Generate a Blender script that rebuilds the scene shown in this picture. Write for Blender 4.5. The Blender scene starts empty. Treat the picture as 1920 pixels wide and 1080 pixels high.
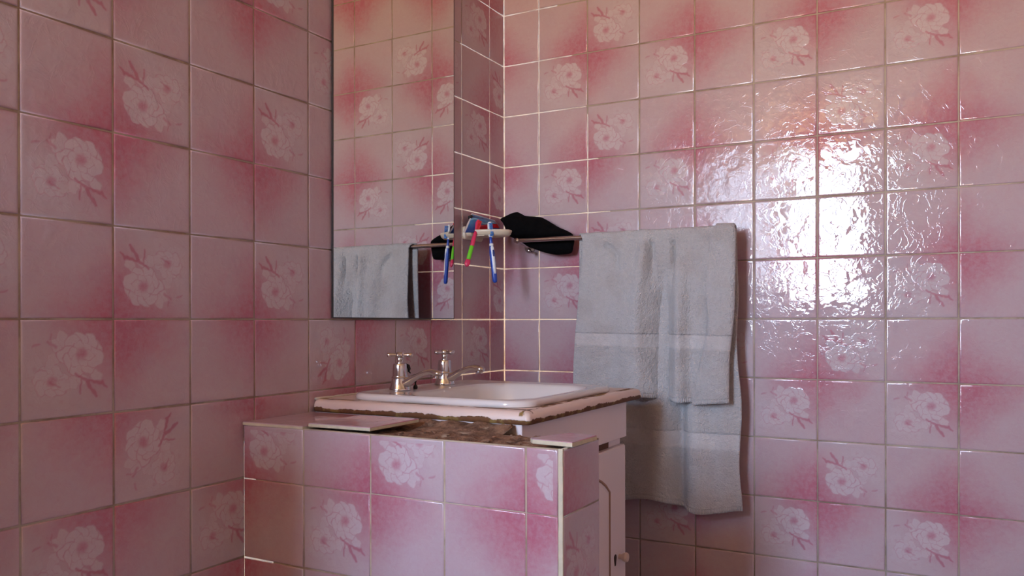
import bpy, math, random
import numpy as np
from mathutils import Vector, Matrix
from mathutils import noise as mnoise

random.seed(7)
EZ = 1.05                      # eye height above the floor
sc = bpy.context.scene
col = sc.collection

# ------------------------------------------------------------------ camera
C_POS = np.array([1.2001, -2.1532, -0.0044])
YAW, PITCH, ROLL, FPX, SY = -.4993, -.0021, -.0018, 1556.6, 65.24
_fw = np.array([math.sin(YAW)*math.cos(PITCH), math.cos(YAW)*math.cos(PITCH), math.sin(PITCH)])
_rt = np.array([math.cos(YAW), -math.sin(YAW), 0.0])
_up = np.cross(_rt, _fw)
_r2 = _rt*math.cos(ROLL)+_up*math.sin(ROLL)
_u2 = -_rt*math.sin(ROLL)+_up*math.cos(ROLL)

cam = bpy.data.cameras.new('camera')
cam.sensor_width = 36
cam.lens = FPX/1920*36
cam.shift_y = SY/1920
cam.clip_start = .02
co = bpy.data.objects.new('camera', cam)
col.objects.link(co)
M = Matrix(((_r2[0], _u2[0], -_fw[0], C_POS[0]),
            (_r2[1], _u2[1], -_fw[1], C_POS[1]),
            (_r2[2], _u2[2], -_fw[2], C_POS[2]+EZ),
            (0, 0, 0, 1)))
co.matrix_world = M
sc.camera = co


# ------------------------------------------------------------------ helpers
class MB:
    """collects vertices and faces of ONE mesh object"""
    def __init__(s):
        s.v = []; s.f = []; s.uv = []; s.mi = []; s.at = {}

    def add(s, vs, fs, uvs=None, mi=0, **at):
        b = len(s.v)
        s.v += [tuple(p) for p in vs]
        for k, f in enumerate(fs):
            s.f.append(tuple(b+i for i in f))
            s.uv.append([uvs[i] for i in f] if uvs else [(0, 0)]*len(f))
            s.mi.append(mi)
            for a in ('flower', 'rnd'):
                s.at.setdefault(a, []).append(at.get(a, 0.0))

    def box(s, x0, x1, y0, y1, z0, z1, mi=0, bev=0.0):
        if bev <= 0:
            v = [(x, y, z) for z in (z0, z1) for y in (y0, y1) for x in (x0, x1)]
            f = [(0, 2, 3, 1), (4, 5, 7, 6), (0, 1, 5, 4), (2, 6, 7, 3), (0, 4, 6, 2), (1, 3, 7, 5)]
            s.add(v, f, mi=mi)
            return
        # chamfered box: three rings per axis
        import itertools
        b = bev
        idx = {}
        vs = []
        for sx, sy, sz in itertools.product((0, 1), repeat=3):
            X = (x0, x1)[sx]; Y = (y0, y1)[sy]; Z = (z0, z1)[sz]
            dx = (b, -b)[sx]; dy = (b, -b)[sy]; dz = (b, -b)[sz]
            for k, p in enumerate(((X, Y+dy, Z+dz), (X+dx, Y, Z+dz), (X+dx, Y+dy, Z))):
                idx[(sx, sy, sz, k)] = len(vs); vs.append(p)
        fs = []
        for a in (0, 1):
            fs.append([idx[(a, 0, 0, 0)], idx[(a, 1, 0, 0)], idx[(a, 1, 1, 0)], idx[(a, 0, 1, 0)]][::(-1 if a == 0 else 1)])
            fs.append([idx[(0, a, 0, 1)], idx[(1, a, 0, 1)], idx[(1, a, 1, 1)], idx[(0, a, 1, 1)]][::(1 if a == 0 else -1)])
            fs.append([idx[(0, 0, a, 2)], idx[(1, 0, a, 2)], idx[(1, 1, a, 2)], idx[(0, 1, a, 2)]][::(-1 if a == 0 else 1)])
        for a in (0, 1):
            for c in (0, 1):
                fs.append([idx[(a, c, 0, 0)], idx[(a, c, 1, 0)], idx[(a, c, 1, 1)], idx[(a, c, 0, 1)]])
                fs.append([idx[(a, 0, c, 0)], idx[(a, 1, c, 0)], idx[(a, 1, c, 2)], idx[(a, 0, c, 2)]])
                fs.append([idx[(0, a, c, 1)], idx[(1, a, c, 1)], idx[(1, a, c, 2)], idx[(0, a, c, 2)]])
        for t in itertools.product((0, 1), repeat=3):
            fs.append([idx[t+(0,)], idx[t+(1,)], idx[t+(2,)]])
        s.add(vs, fs, mi=mi)

    def loft(s, rings, close=True, cap0=True, cap1=True, mi=0, uvf=None):
        n = len(rings[0]); vs = [p for r in rings for p in r]; fs = []
        for i in range(len(rings)-1):
            for j in range(n if close else n-1):
                k = (j+1) % n
                fs.append((i*n+j, i*n+k, (i+1)*n+k, (i+1)*n+j))
        if cap0: fs.append(tuple(range(n))[::-1])
        if cap1: fs.append(tuple((len(rings)-1)*n+j for j in range(n)))
        s.add(vs, fs, uvf(vs) if uvf else None, mi=mi)

    def lathe(s, prof, base=(0, 0, 0), axis='z', n=40, mi=0, cap0=True, cap1=True):
        rings = []
        for r, h in prof:
            ring = []
            for j in range(n):
                a = 2*math.pi*j/n
                c, q = r*math.cos(a), r*math.sin(a)
                p = {'z': (c, q, h), 'y': (c, h, q), 'x': (h, c, q)}[axis]
                ring.append((p[0]+base[0], p[1]+base[1], p[2]+base[2]))
            rings.append(ring)
        s.loft(rings, cap0=cap0, cap1=cap1, mi=mi)

    def tube(s, pts, rad, n=16, mi=0, flat=1.0, flatdir=None):
        """pts list of 3-vectors, rad number or list; flat squashes along flatdir"""
        P = [Vector(p) for p in pts]
        R = rad if isinstance(rad, (list, tuple)) else [rad]*len(P)
        rings = []
        ref = Vector(flatdir) if flatdir is not None else None
        prev = None
        for i, p in enumerate(P):
            t = (P[min(i+1, len(P)-1)]-P[max(i-1, 0)]).normalized()
            if ref is not None:
                a = (ref-t*ref.dot(t)).normalized()
            else:
                if prev is None:
                    q = Vector((0, 0, 1)) if abs(t.z) < .9 else Vector((1, 0, 0))
                else:
                    q = prev
                a = (q-t*q.dot(t)).normalized(); prev = a
            b = t.cross(a)
            fl = flat[i] if isinstance(flat, (list, tuple)) else flat
            rings.append([tuple(p+a*R[i]*fl*math.cos(2*math.pi*j/n)+b*R[i]*math.sin(2*math.pi*j/n)) for j in range(n)])
        s.loft(rings, mi=mi)

    def ball(s, c, r, n=20, m=12, sc_=(1, 1, 1), mi=0):
        prof = []
        rings = []
        for i in range(m+1):
            t = math.pi*i/m
            rr = max(math.sin(t), 1e-3)
            rings.append([(c[0]+r*sc_[0]*rr*math.cos(2*math.pi*j/n), c[1]+r*sc_[1]*rr*math.sin(2*math.pi*j/n),
                           c[2]-r*sc_[2]*math.cos(t)) for j in range(n)])
        s.loft(rings, mi=mi)

    def build(s, name, mats, parent=None, loc=None, smooth=True, ang=None, zoff=True):
        me = bpy.data.meshes.new(name)
        dz = EZ if (zoff and parent is None and loc is None) else 0
        vs = [(a, b, c+dz) for a, b, c in s.v]
        me.from_pydata(vs, [], s.f)
        me.update()
        uvl = me.uv_layers.new(name='uv')
        flat = [x for f in s.uv for p in f for x in p]
        uvl.data.foreach_set('uv', flat)
        for a, vals in s.at.items():
            at = me.attributes.new(a, 'FLOAT', 'FACE')
            at.data.foreach_set('value', vals)
        if not isinstance(mats, (list, tuple)): mats = [mats]
        for m in mats: me.materials.append(m)
        me.polygons.foreach_set('material_index', s.mi)
        me.polygons.foreach_set('use_smooth', [bool(smooth)]*len(me.polygons))
        if ang is not None:
            me.set_sharp_from_angle(angle=math.radians(ang))
        if not getattr(s, 'keep', False):
            import bmesh
            bm = bmesh.new(); bm.from_mesh(me)
            bmesh.ops.recalc_face_normals(bm, faces=bm.faces)
            bm.to_mesh(me); bm.free()
        o = bpy.data.objects.new(name, me)
        col.objects.link(o)
        if parent is not None: o.parent = parent
        if loc is not None: o.location = loc
        return o


def thing(name, label, cat, loc, group=None):
    o = bpy.data.objects.new(name, None)
    o.empty_display_size = .05
    col.objects.link(o)
    o.location = (loc[0], loc[1], loc[2]+EZ)
    o['label'] = label; o['category'] = cat
    if group: o['group'] = group
    return o


def tag(o, label, cat, group=None, kind=None):
    o['label'] = label; o['category'] = cat
    if group: o['group'] = group
    if kind: o['kind'] = kind
    return o


def rel(mb, loc):
    """make vertices (given eye-relative) local to a thing's origin"""
    mb.v = [(a-loc[0], b-loc[1], c-loc[2]) for a, b, c in mb.v]
    return mb


def sstep(a, b, x):
    t = max(0.0, min(1.0, (x-a)/(b-a)))
    return t*t*(3-2*t)


# ------------------------------------------------------------------ node maths
class N:
    """a tiny expression layer over shader math nodes"""
    nt = None

    def __init__(s, sock): s.s = sock

    @staticmethod
    def m(op, *a, clamp=False):
        n = N.nt.nodes.new('ShaderNodeMath'); n.operation = op; n.use_clamp = clamp
        for i, x in enumerate(a):
            if isinstance(x, N): N.nt.links.new(x.s, n.inputs[i])
            else: n.inputs[i].default_value = float(x)
        return N(n.outputs[0])

    def __add__(s, o): return N.m('ADD', s, o)
    __radd__ = __add__
    def __sub__(s, o): return N.m('SUBTRACT', s, o)
    def __rsub__(s, o): return N.m('SUBTRACT', o, s)
    def __mul__(s, o): return N.m('MULTIPLY', s, o)
    __rmul__ = __mul__
    def __truediv__(s, o): return N.m('DIVIDE', s, o)
    def __pow__(s, o): return N.m('POWER', s, o)
    def __neg__(s): return N.m('MULTIPLY', s, -1)


def nabs(a): return N.m('ABSOLUTE', a)
def nmin(a, b): return N.m('MINIMUM', a, b)
def nmax(a, b): return N.m('MAXIMUM', a, b)
def nsat(a): return N.m('ADD', a, 0, clamp=True)


def nsm(a, b, x):
    """smoothstep from a (0) to b (1)"""
    n = N.nt.nodes.new('ShaderNodeMapRange'); n.interpolation_type = 'SMOOTHSTEP'; n.clamp = True
    for i, q in ((0, x), (1, a), (2, b), (3, 0.0), (4, 1.0)):
        if isinstance(q, N): N.nt.links.new(q.s, n.inputs[i])
        else: n.inputs[i].default_value = float(q)
    return N(n.outputs[0])


def sepxyz(sock):
    n = N.nt.nodes.new('ShaderNodeSeparateXYZ'); N.nt.links.new(sock, n.inputs[0])
    return N(n.outputs[0]), N(n.outputs[1]), N(n.outputs[2])


def comb(x, y, z=0.0):
    n = N.nt.nodes.new('ShaderNodeCombineXYZ')
    for i, q in enumerate((x, y, z)):
        if isinstance(q, N): N.nt.links.new(q.s, n.inputs[i])
        else: n.inputs[i].default_value = float(q)
    return n.outputs[0]


def noise(vec, scale, detail=2.0, rough=.5, dist=0.0, color=False):
    n = N.nt.nodes.new('ShaderNodeTexNoise')
    if vec is not None: N.nt.links.new(vec, n.inputs['Vector'])
    n.inputs['Scale'].default_value = scale
    n.inputs['Detail'].default_value = detail
    n.inputs['Roughness'].default_value = rough
    n.inputs['Distortion'].default_value = dist
    return n.outputs['Color'] if color else N(n.outputs['Fac'])


def mixc(f, a, b):
    n = N.nt.nodes.new('ShaderNodeMix'); n.data_type = 'RGBA'
    for key, q in (('Factor', f), ('A', a), ('B', b)):
        inp = [i for i in n.inputs if i.name == key and (i.type == ('VALUE' if key == 'Factor' else 'RGBA'))][0]
        if isinstance(q, N): N.nt.links.new(q.s, inp)
        elif isinstance(q, bpy.types.NodeSocket): N.nt.links.new(q, inp)
        elif isinstance(q, (int, float)): inp.default_value = q
        else: inp.default_value = (*q, 1)
    return [o for o in n.outputs if o.type == 'RGBA'][0]


def srgb(r, g, b):
    f = lambda c: (c/255/12.92) if c/255 <= .04045 else ((c/255+.055)/1.055)**2.4
    return (f(r), f(g), f(b))


def newmat(name):
    m = bpy.data.materials.new(name); m.use_nodes = True
    nt = m.node_tree; N.nt = nt
    b = nt.nodes['Principled BSDF']
    return m, nt, b


def setc(b, key, v):
    if isinstance(v, bpy.types.NodeSocket): N.nt.links.new(v, b.inputs[key])
    elif isinstance(v, N): N.nt.links.new(v.s, b.inputs[key])
    elif isinstance(v, (int, float)): b.inputs[key].default_value = v
    else: b.inputs[key].default_value = (*v, 1)


def bump(h, strength=1.0, dist=.001):
    n = N.nt.nodes.new('ShaderNodeBump')
    n.inputs['Strength'].default_value = strength
    n.inputs['Distance'].default_value = dist
    N.nt.links.new(h.s, n.inputs['Height'])
    return n.outputs['Normal']


def objco():
    return N.nt.nodes.new('ShaderNodeTexCoord').outputs['Object']


def simple(name, c, rough=.5, metal=0.0, coat=0.0, nscale=0, namt=0.0, bscale=0, bdist=0.0, spec=.5):
    m, nt, b = newmat(name)
    o = objco()
    if nscale:
        f = noise(o, nscale, 4)
        setc(b, 'Base Color', mixc(f, tuple(x*(1-namt) for x in c), tuple(min(1, x*(1+namt)) for x in c)))
    else:
        setc(b, 'Base Color', c)
    b.inputs['Roughness'].default_value = rough
    b.inputs['Metallic'].default_value = metal
    b.inputs['Coat Weight'].default_value = coat
    b.inputs['Specular IOR Level'].default_value = spec
    if bscale:
        setc(b, 'Normal', bump(noise(o, bscale, 4), 1.0, bdist))
    return m


# ------------------------------------------------------------------ tile glaze with printed blossoms
def tile_material():
    m, nt, b = newmat('flowered_pink_glaze')
    uvn = nt.nodes.new('ShaderNodeUVMap'); uvn.uv_map = 'uv'
    uv = uvn.outputs[0]
    u, v, _ = sepxyz(uv)
    def attr(nm):
        a = nt.nodes.new('ShaderNodeAttribute'); a.attribute_name = nm
        return N(a.outputs['Fac'])
    fl = attr('flower'); rnd = attr('rnd')
    ob = objco()
    uvr = comb(u, v, rnd*7.3)
    nz = noise(uvr, 2.2, 3, .55)
    # pink sprayed from the corner (1,1) and a little along the two edges that meet there
    du = 1-u; dv = 1-v
    dd = N.m('SQRT', du*du*1.0+dv*dv*1.0)
    edge = nmin(du, dv)
    t = dd*.82+edge*.42+(nz-.5)*.42+(rnd-.5)*.18
    pink = 1-nsm(.0, 1.0, t)
    pink = pink*(.94+fl*.06)
    mott = noise(uvr, 16, 5, .65)
    vein = 1-nsm(.0, .035, nabs(noise(uvr, 4, 3, .6)-.5))
    pink = nsat(pink*(.34+.98*mott)+vein*.09*(mott)+.20*(1-fl)*mott+.07)
    at_ = nt.nodes.new('ShaderNodeAttribute'); at_.attribute_name = 'print'
    W, L, H = sepxyz(at_.outputs['Vector'])
    fine = noise(uvr, 34, 4, .7)
    W = W*nsat(.35+1.15*mott+.3*(fine-.5)); L = nsat(L*(.55+.9*fine)); H = H*(.6+.8*fine)
    ab_ = nt.nodes.new('ShaderNodeAttribute'); ab_.attribute_name = 'sprig'
    br = N(ab_.outputs['Fac'])
    pf = pink*(1-W*.80)
    pf = nmax(pf, H*.75)
    pf = nmax(pf, L*.80)
    light = srgb(188, 173, 178)
    deep = srgb(178, 104, 123)
    c1 = mixc(nsat(pf), light, deep)
    c2 = mixc(nsat(W*(1-L)*.40), c1, srgb(208, 196, 202))
    c3 = mixc(nsat(br*.62), c2, srgb(170, 76, 102))
    # grime and speckle
    g = noise(ob, 260, 2, .7)
    c4 = mixc(nsat((g-.5)*.5), c3, srgb(168, 140, 132))
    nt.links.new(c4, b.inputs['Base Color'])
    b.inputs['Roughness'].default_value = .45
    b.inputs['Specular IOR Level'].default_value = .25
    b.inputs['Coat Weight'].default_value = .85
    b.inputs['Coat Roughness'].default_value = .035
    b.inputs['Coat IOR'].default_value = 1.5
    # relief: slate-like ridges, hammered glaze that is calmer in patches, outlines pressed in
    rel_ = noise(uvr, 4, 3, .6, .8)
    ridge = 1-nsm(.0, .05, nabs(rel_-.5))
    calm = nsm(.42, .56, noise(uvr, 2.4, 1))
    rip = noise(ob, 62, 1.0, .5)
    h = W*.25-L*.12+ridge*.16+rip*(.12+1.0*calm)
    bp = bump(h, 1.0, .00042)
    nt.links.new(bp, b.inputs['Normal'])
    nt.links.new(bp, b.inputs['Coat Normal'])
    return m


def petal_print(n):
    """the printed and embossed blossom spray, as four masks on an n x n grid over a tile (u right, v up)"""
    g = np.linspace(0, 1, n)
    U, V = np.meshgrid(g, g, indexing='ij')
    wob = lambda a, b, c, d: np.sin(a*U+b*V+c)*np.sin(d*V-a*.7*U+b)
    uu = .52+(U-.52)/1.14+.008*wob(23, 11, 1, 31)+.004*wob(61, 47, 2, 53)
    vv = .50+(V-.50)/1.14+.008*wob(13, 29, 4, 27)+.004*wob(57, 39, 5, 67)
    W = np.zeros_like(U); L = np.zeros_like(U); Hh = np.zeros_like(U)
    sm = lambda a, b, x: (lambda t: t*t*(3-2*t))(np.clip((x-a)/(b-a), 0, 1))
    rg = random.Random(11)

    def petal(cx, cy, ang, l0, l1, w, wt):
        nonlocal W, L, Hh
        ca, sa = math.cos(ang), math.sin(ang)
        x = (uu-cx)*ca+(vv-cy)*sa; y = -(uu-cx)*sa+(vv-cy)*ca
        t = (x-l0)/(l1-l0)
        th = np.arctan2(y/w, (t-.52)/.5)
        rr = np.sqrt((y/w)**2+((t-.52)/.5)**2)
        lob = 1+.07*np.cos(3*th+rg.uniform(0, 6))+.05*np.cos(5*th+rg.uniform(0, 6))
        d = rr/lob
        m = 1-sm(.92, 1.0, d)
        o = (1-sm(.0, .11, np.abs(d-.97)))
        str_ = (np.abs(np.sin(y/w*7+rg.uniform(0, 3)))**6)*(1-sm(.1, .55, t))*m*.45
        base = (1-sm(.0, .45, t))*m
        W = W*(1-m)+m*wt
        L = np.maximum(L*(1-m), np.maximum(o, str_)*wt*.8)
        Hh = np.maximum(Hh*(1-m), base*wt*.55)

    def flower(cx, cy, R, k, rot, wt, sq=1.0, inner=True):
        nonlocal Hh, L, W
        for q in range(k):
            a = rot+2*math.pi*q/k+rg.uniform(-.14, .14)
            r = R*rg.uniform(.88, 1.1)*(1-(1-sq)*abs(math.sin(a)))
            petal(cx, cy, a, R*.10, r, R*rg.uniform(.36, .46), wt)
        if inner:
            for q in range(max(3, k-3)):
                a = rot+.5+2*math.pi*q/max(3, k-3)
                petal(cx, cy, a, R*.02, R*rg.uniform(.5, .64), R*.24, wt)
        r = np.sqrt((uu-cx)**2+(vv-cy)**2)
        core = 1-sm(R*.10, R*.42, r)
        Hh = np.maximum(Hh, core*wt)
        W = W*(1-core*.6)
    flower(.24, .30, .115, 6, .4, .30, inner=False)
    flower(.19, .50, .10, 5, 1.0, .26, inner=False)
    flower(.43, .20, .09, 5, 2.0, .24, inner=False)
    flower(.34, .39, .165, 7, .2, .78, .85)
    petal(.45, .66, 2.5, -.02, .15, .060, .8); petal(.47, .68, 1.9, .0, .16, .055, .8)
    petal(.44, .60, 3.3, .0, .14, .050, .65); petal(.36, .58, 3.9, .0, .10, .045, .5)
    petal(.52, .42, -1.2, -.02, .12, .05, .75); petal(.56, .43, -.5, .0, .13, .045, .75)
    petal(.48, .40, -2.0, .0, .12, .05, .65); petal(.70, .45, -.4, .0, .13, .05, .8)
    flower(.62, .62, .215, 9, .35, 1.0, .92)

    def seg(x0, y0, x1, y1, w0, w1):
        dx, dy = x1-x0, y1-y0
        h = np.clip(((uu-x0)*dx+(vv-y0)*dy)/(dx*dx+dy*dy), 0, 1)
        d = np.sqrt((uu-x0-h*dx)**2+(vv-y0-h*dy)**2)
        return 1-sm(-.004, .010, d-(w0+h*(w1-w0)))
    S = np.zeros_like(U)
    for q in ((.56, .45, .68, .36, .008, .016), (.66, .38, .76, .24, .013, .016), (.67, .38, .82, .35, .006, .010), (.82, .36, .87, .30, .011, .005),
              (.62, .40, .60, .27, .004, .006)):
        S = np.maximum(S, seg(*q))
    for q in ((.30, .74, .37, .69, .008, .014), (.34, .72, .33, .80, .004, .003), (.17, .70, .23, .72, .004, .005), (.33, .38, .42, .33, .004, .007)):
        S = np.maximum(S, seg(*q)*.7)
    # thin hand drawn veins around the spray
    for q in ((.13, .20, .30, .14), (.13, .42, .10, .60), (.30, .14, .52, .12), (.55, .86, .72, .84)):
        L = np.maximum(L, seg(*q, .001, .001)*.35)
    return W, L, Hh, S


NP = 92
PRINT = petal_print(256)


def sample_print(u, v):
    n = PRINT[0].shape[0]-1
    u = np.clip(u, 0, 1)*n; v = np.clip(v, 0, 1)*n
    i = np.minimum(u.astype(int), n-1); j = np.minimum(v.astype(int), n-1)
    fu, fv = u-i, v-j
    return [P[i, j]*(1-fu)*(1-fv)+P[i+1, j]*fu*(1-fv)+P[i, j+1]*(1-fu)*fv+P[i+1, j+1]*fu*fv for P in PRINT]


MT = tile_material()


def grout_material():
    m, nt, b = newmat('tile_grout')
    o = objco()
    f = noise(o, 9, 5, .65)
    c = mixc(nsm(.40, .66, f), srgb(194, 182, 162), srgb(156, 136, 116))
    setc(b, 'Base Color', c)
    b.inputs['Roughness'].default_value = .8
    setc(b, 'Normal', bump(noise(o, 500, 3), .6, .0006))
    return m


MG = grout_material()


def wall_mesh(name, origin, ud, vd, nd, cols, rows, orient, flowers, parent=None, gap=.0014, backing=True,
              depth=.008, loc=None, jitter=.00022, skip=None, cuts=None, printed=True):
    """one tiled surface: pillow-edged tiles standing proud of a grout bed.
    cols/rows: lists of (a0,a1,full0,full1, index) in metres along ud/vd; orient(c,r) -> (pinkright, pinktop)"""
    O = Vector(origin); U = Vector(ud); V = Vector(vd); Nn = Vector(nd)
    mb = MB(); mb.keep = True; prints = []
    rg = random.Random(sum(map(ord, name)))
    flip = U.cross(V).dot(Nn) < 0
    a0 = min(c[0] for c in cols); a1 = max(c[1] for c in cols)
    b0 = min(r[0] for r in rows); b1 = max(r[1] for r in rows)
    RINGS = ((0, -.0030), (.0002, -.0013), (.0008, -.0005), (.0020, -.0001), (.0038, 0), (.0075, 0))
    for (x0, x1, fx0, fx1, ci) in cols:
        for (z0, z1, fz0, fz1, ri) in rows:
            if skip and skip(x0, x1, z0, z1): 
                continue
            g = gap*rg.uniform(.8, 1.2)
            X0, X1, Z0, Z1 = x0+g, x1-g, z0+g, z1-g
            pr, pt = orient(ci, ri)
            fl = 1.0 if (ci, ri) in flowers else 0.0
            rn = rg.random()
            t = [rg.uniform(-jitter, jitter) for _ in range(4)]
            vs = []; uvs = []
            for off, h in RINGS:
                for k, (x, z) in enumerate(((X0+off, Z0+off), (X1-off, Z0+off), (X1-off, Z1-off), (X0+off, Z1-off))):
                    p = O+U*x+V*z+Nn*(h+t[k])
                    vs.append(p)
                    a = (x-fx0)/(fx1-fx0); c = (z-fz0)/(fz1-fz0)
                    if pr and pt: q = (a, c)
                    elif (not pr) and (not pt): q = (1-a, 1-c)
                    elif pr and not pt: q = (1-c, a)      # pink bottom right
                    else: q = (c, 1-a)                    # pink top left
                    uvs.append(q)
            fs = []
            nr = len(RINGS)
            for i in range(nr-1):
                for j in range(4):
                    k = (j+1) % 4
                    f = (i*4+j, i*4+k, (i+1)*4+k, (i+1)*4+j)
                    fs.append(f[::-1] if flip else f)
            if not (fl and printed):
                f = tuple((nr-1)*4+j for j in range(4))
                fs.append(f[::-1] if flip else f)
                mb.add(vs, fs, uvs, 0, flower=fl, rnd=rn)
                continue
            mb.add(vs, fs, uvs, 0, flower=fl, rnd=rn)
            # finely divided glazed face that carries the blossom print
            cs = [np.array(p) for p in vs[-4:]]; cq = [np.array(q) for q in uvs[-4:]]
            nx = max(4, int(NP*(x1-x0)/.15)); nz = max(4, int(NP*(z1-z0)/.15))
            A, B = np.meshgrid(np.linspace(0, 1, nx+1), np.linspace(0, 1, nz+1), indexing='ij')
            A = A.ravel()[:, None]; B = B.ravel()[:, None]
            bil = lambda c_: c_[0]*(1-A)*(1-B)+c_[1]*A*(1-B)+c_[2]*A*B+c_[3]*(1-A)*B
            Pv = bil(cs); Pq = bil(cq)
            k = np.arange(nx)[:, None]*(nz+1)+np.arange(nz)[None, :]
            k = k.ravel()
            F = np.stack([k, k+nz+1, k+nz+2, k+1], 1)
            if flip: F = F[:, ::-1]
            prints.append((len(mb.v), sample_print(Pq[:, 0], Pq[:, 1])))
            mb.add(Pv.tolist(), F.tolist(), Pq.tolist(), 0, flower=fl, rnd=rn)
    if backing:
        def slab(A0, A1, B0, B1):
            vs = [O+U*x+V*z+Nn*h for h in (-.0016, -depth) for (x, z) in ((A0, B0), (A1, B0), (A1, B1), (A0, B1))]
            fs = [(0, 1, 2, 3), (7, 6, 5, 4), (0, 4, 5, 1), (1, 5, 6, 2), (2, 6, 7, 3), (3, 7, 4, 0)]
            if flip: fs = [f[::-1] for f in fs]
            mb.add(vs, fs, mi=1)
        if cuts:
            (h0, h1, k0, k1) = cuts
            slab(a0, h0, b0, b1); slab(h1, a1, b0, b1); slab(h0, h1, b0, k0); slab(h0, h1, k1, b1)
        else:
            m_ = .012 if parent is None else 0
            slab(a0-m_, a1+m_, b0, b1)
    if loc is not None: rel(mb, loc)
    o = mb.build(name, [MT, MG], parent, loc=(0, 0, 0) if parent is not None else None)
    if prints:
        me = o.data; nv = len(me.vertices)
        vec = np.zeros((nv, 3), np.float32); spr = np.zeros(nv, np.float32)
        for st, (w_, l_, h_, s_) in prints:
            e = st+len(w_)
            vec[st:e, 0] = w_; vec[st:e, 1] = l_; vec[st:e, 2] = h_; spr[st:e] = s_
        a_ = me.attributes.new('print', 'FLOAT_VECTOR', 'POINT'); a_.data.foreach_set('vector', vec.ravel())
        a_ = me.attributes.new('sprig', 'FLOAT', 'POINT'); a_.data.foreach_set('value', spr)
    return o


def strips(edges, first):
    """full tiles between consecutive edges"""
    return [(edges[i], edges[i+1], edges[i], edges[i+1], first+i) for i in range(len(edges)-1)]


H = .15
FLOOR = -EZ; CEIL = 1.35
RX, RY = 2.62, -4.15


def make_rows():
    rows = []
    for r in range(-7, 9):
        z0, z1 = r*H, (r+1)*H
        rows.append((max(z0, FLOOR), min(z1, CEIL), z0, z1, r))
    return rows


ROWS = make_rows()
# --- left wall (plane x=0), measured distance from the corner w = -y -----------------
PL = .1507; OL = .0833
colsL = [(0, OL, OL-PL, OL, 0)]
c = 1
while OL+PL*(c-1) < -RY-.001:
    a = OL+PL*(c-1)
    colsL.append((a, min(a+PL, -RY), a, a+PL, c)); c += 1
flowL = {(9, 1), (8, 2), (8, 0), (6, 2), (6, 0), (9, -1), (8, -2), (9, -3), (9, 3), (6, 4), (5, 3), (5, -1), (3, -1), (1, -1),
         (1, 3), (1, 5), (0, 4), (0, 0), (0, 2), (10, 0), (10, 2), (7, -3), (2, 4), (11, 1), (11, -1), (10, 4), (12, 2), (12, 0)}


def orL(c, r):
    right = (c % 2 == 1)
    top = (r % 2 != 0) if r >= -1 else True
    if (c, r) == (5, -1): top = False
    return right, top


# here "right" in the picture is towards the corner, i.e. towards smaller w: flip u
def orL_u(c, r):
    right, top = orL(c, r)
    return (not right), top


# the tile coordinate runs away from the corner, so mirror the print by measuring from the far end
W_ALL = -RY
colsL2 = [(W_ALL-a1, W_ALL-a0, W_ALL-f1, W_ALL-f0, ci) for (a0, a1, f0, f1, ci) in colsL]
wl = wall_mesh('wall_left', (0, RY, 0), (0, 1, 0), (0, 0, 1), (1, 0, 0), colsL2, ROWS, orL, flowL)
tag(wl, 'pink floral tiled wall on the left that carries the mirror', 'wall', kind='structure')

# --- back wall (plane y=0) ------------------------------------------------------------
PR = .1532; OR = .1156
colsR = [(0, OR, OR-PR, OR, -1)]
c = 0
while OR+PR*c < RX-.001:
    a = OR+PR*c
    colsR.append((a, min(a+PR, RX), a, a+PR, c)); c += 1
flowR = {(1, 5), (0, 4), (1, 3), (0, 2), (2, 4), (2, 2), (4, 4), (5, 3), (6, 4), (6, 2), (4, 2), (5, -1), (4, -2), (6, 0), (6, -2),
         (5, -3), (4, -4), (6, -4), (0, 0), (2, -4), (1, 1), (3, -1), (8, 3), (8, 1), (8, -3), (1, -3)}


def orR(c, r):
    return (c % 2 == 0), (r % 2 == 0)


wb = wall_mesh('wall_back', (0, 0, 0), (1, 0, 0), (0, 0, 1), (0, -1, 0), colsR, ROWS, orR, flowR)
tag(wb, 'pink floral tiled wall behind the hanging towel', 'wall', kind='structure')

# --- the two walls behind the camera, with the window ---------------------------------
WX0, WX1, WZ0, WZ1 = .03, .60, .10, 1.26
colsF = [(a, min(a+PR, RX), a, a+PR, i) for i, a in enumerate(np.arange(0, RX-.01, PR).tolist())]


def skipw(x0, x1, z0, z1):
    return x1 > WX0+.01 and x0 < WX1-.01 and z1 > WZ0+.01 and z0 < WZ1-.01


def splitspan(lst, lo, hi):
    out = []
    for (a0, a1, f0, f1, i) in lst:
        ks = [a0]+[k for k in (lo, hi) if a0+.004 < k < a1-.004]+[a1]
        for k in range(len(ks)-1): out.append((ks[k], ks[k+1], f0, f1, i))
    return out


MPLAST = simple('white_wall_paint', srgb(226, 222, 214), .7, nscale=3, namt=.03, bscale=50, bdist=.0005)
mb = MB()
mb.box(-.012, WX0, RY-.12, RY, FLOOR, CEIL); mb.box(WX1, RX+.012, RY-.12, RY, FLOOR, CEIL)
mb.box(WX0, WX1, RY-.12, RY, FLOOR, WZ0); mb.box(WX0, WX1, RY-.12, RY, WZ1, CEIL)
tag(mb.build('wall_front', MPLAST, smooth=False), 'off-white painted wall with the window, behind the viewer', 'wall', kind='structure')
mb = MB(); mb.box(RX, RX+.02, RY-.12, .012, FLOOR, CEIL)
tag(mb.build('wall_right', MPLAST, smooth=False), 'off-white painted wall on the far right side of the room', 'wall', kind='structure')
mb = MB(); mb.box(.0015, .27, -2.20, -2.10, FLOOR, .20)  # added out of view to block window light from the partition
tag(mb.build('added_shade_wall', MPLAST, smooth=False), 'added low off-white block, out of view, that shades the tiled partition from the window', 'wall', kind='structure')

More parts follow.
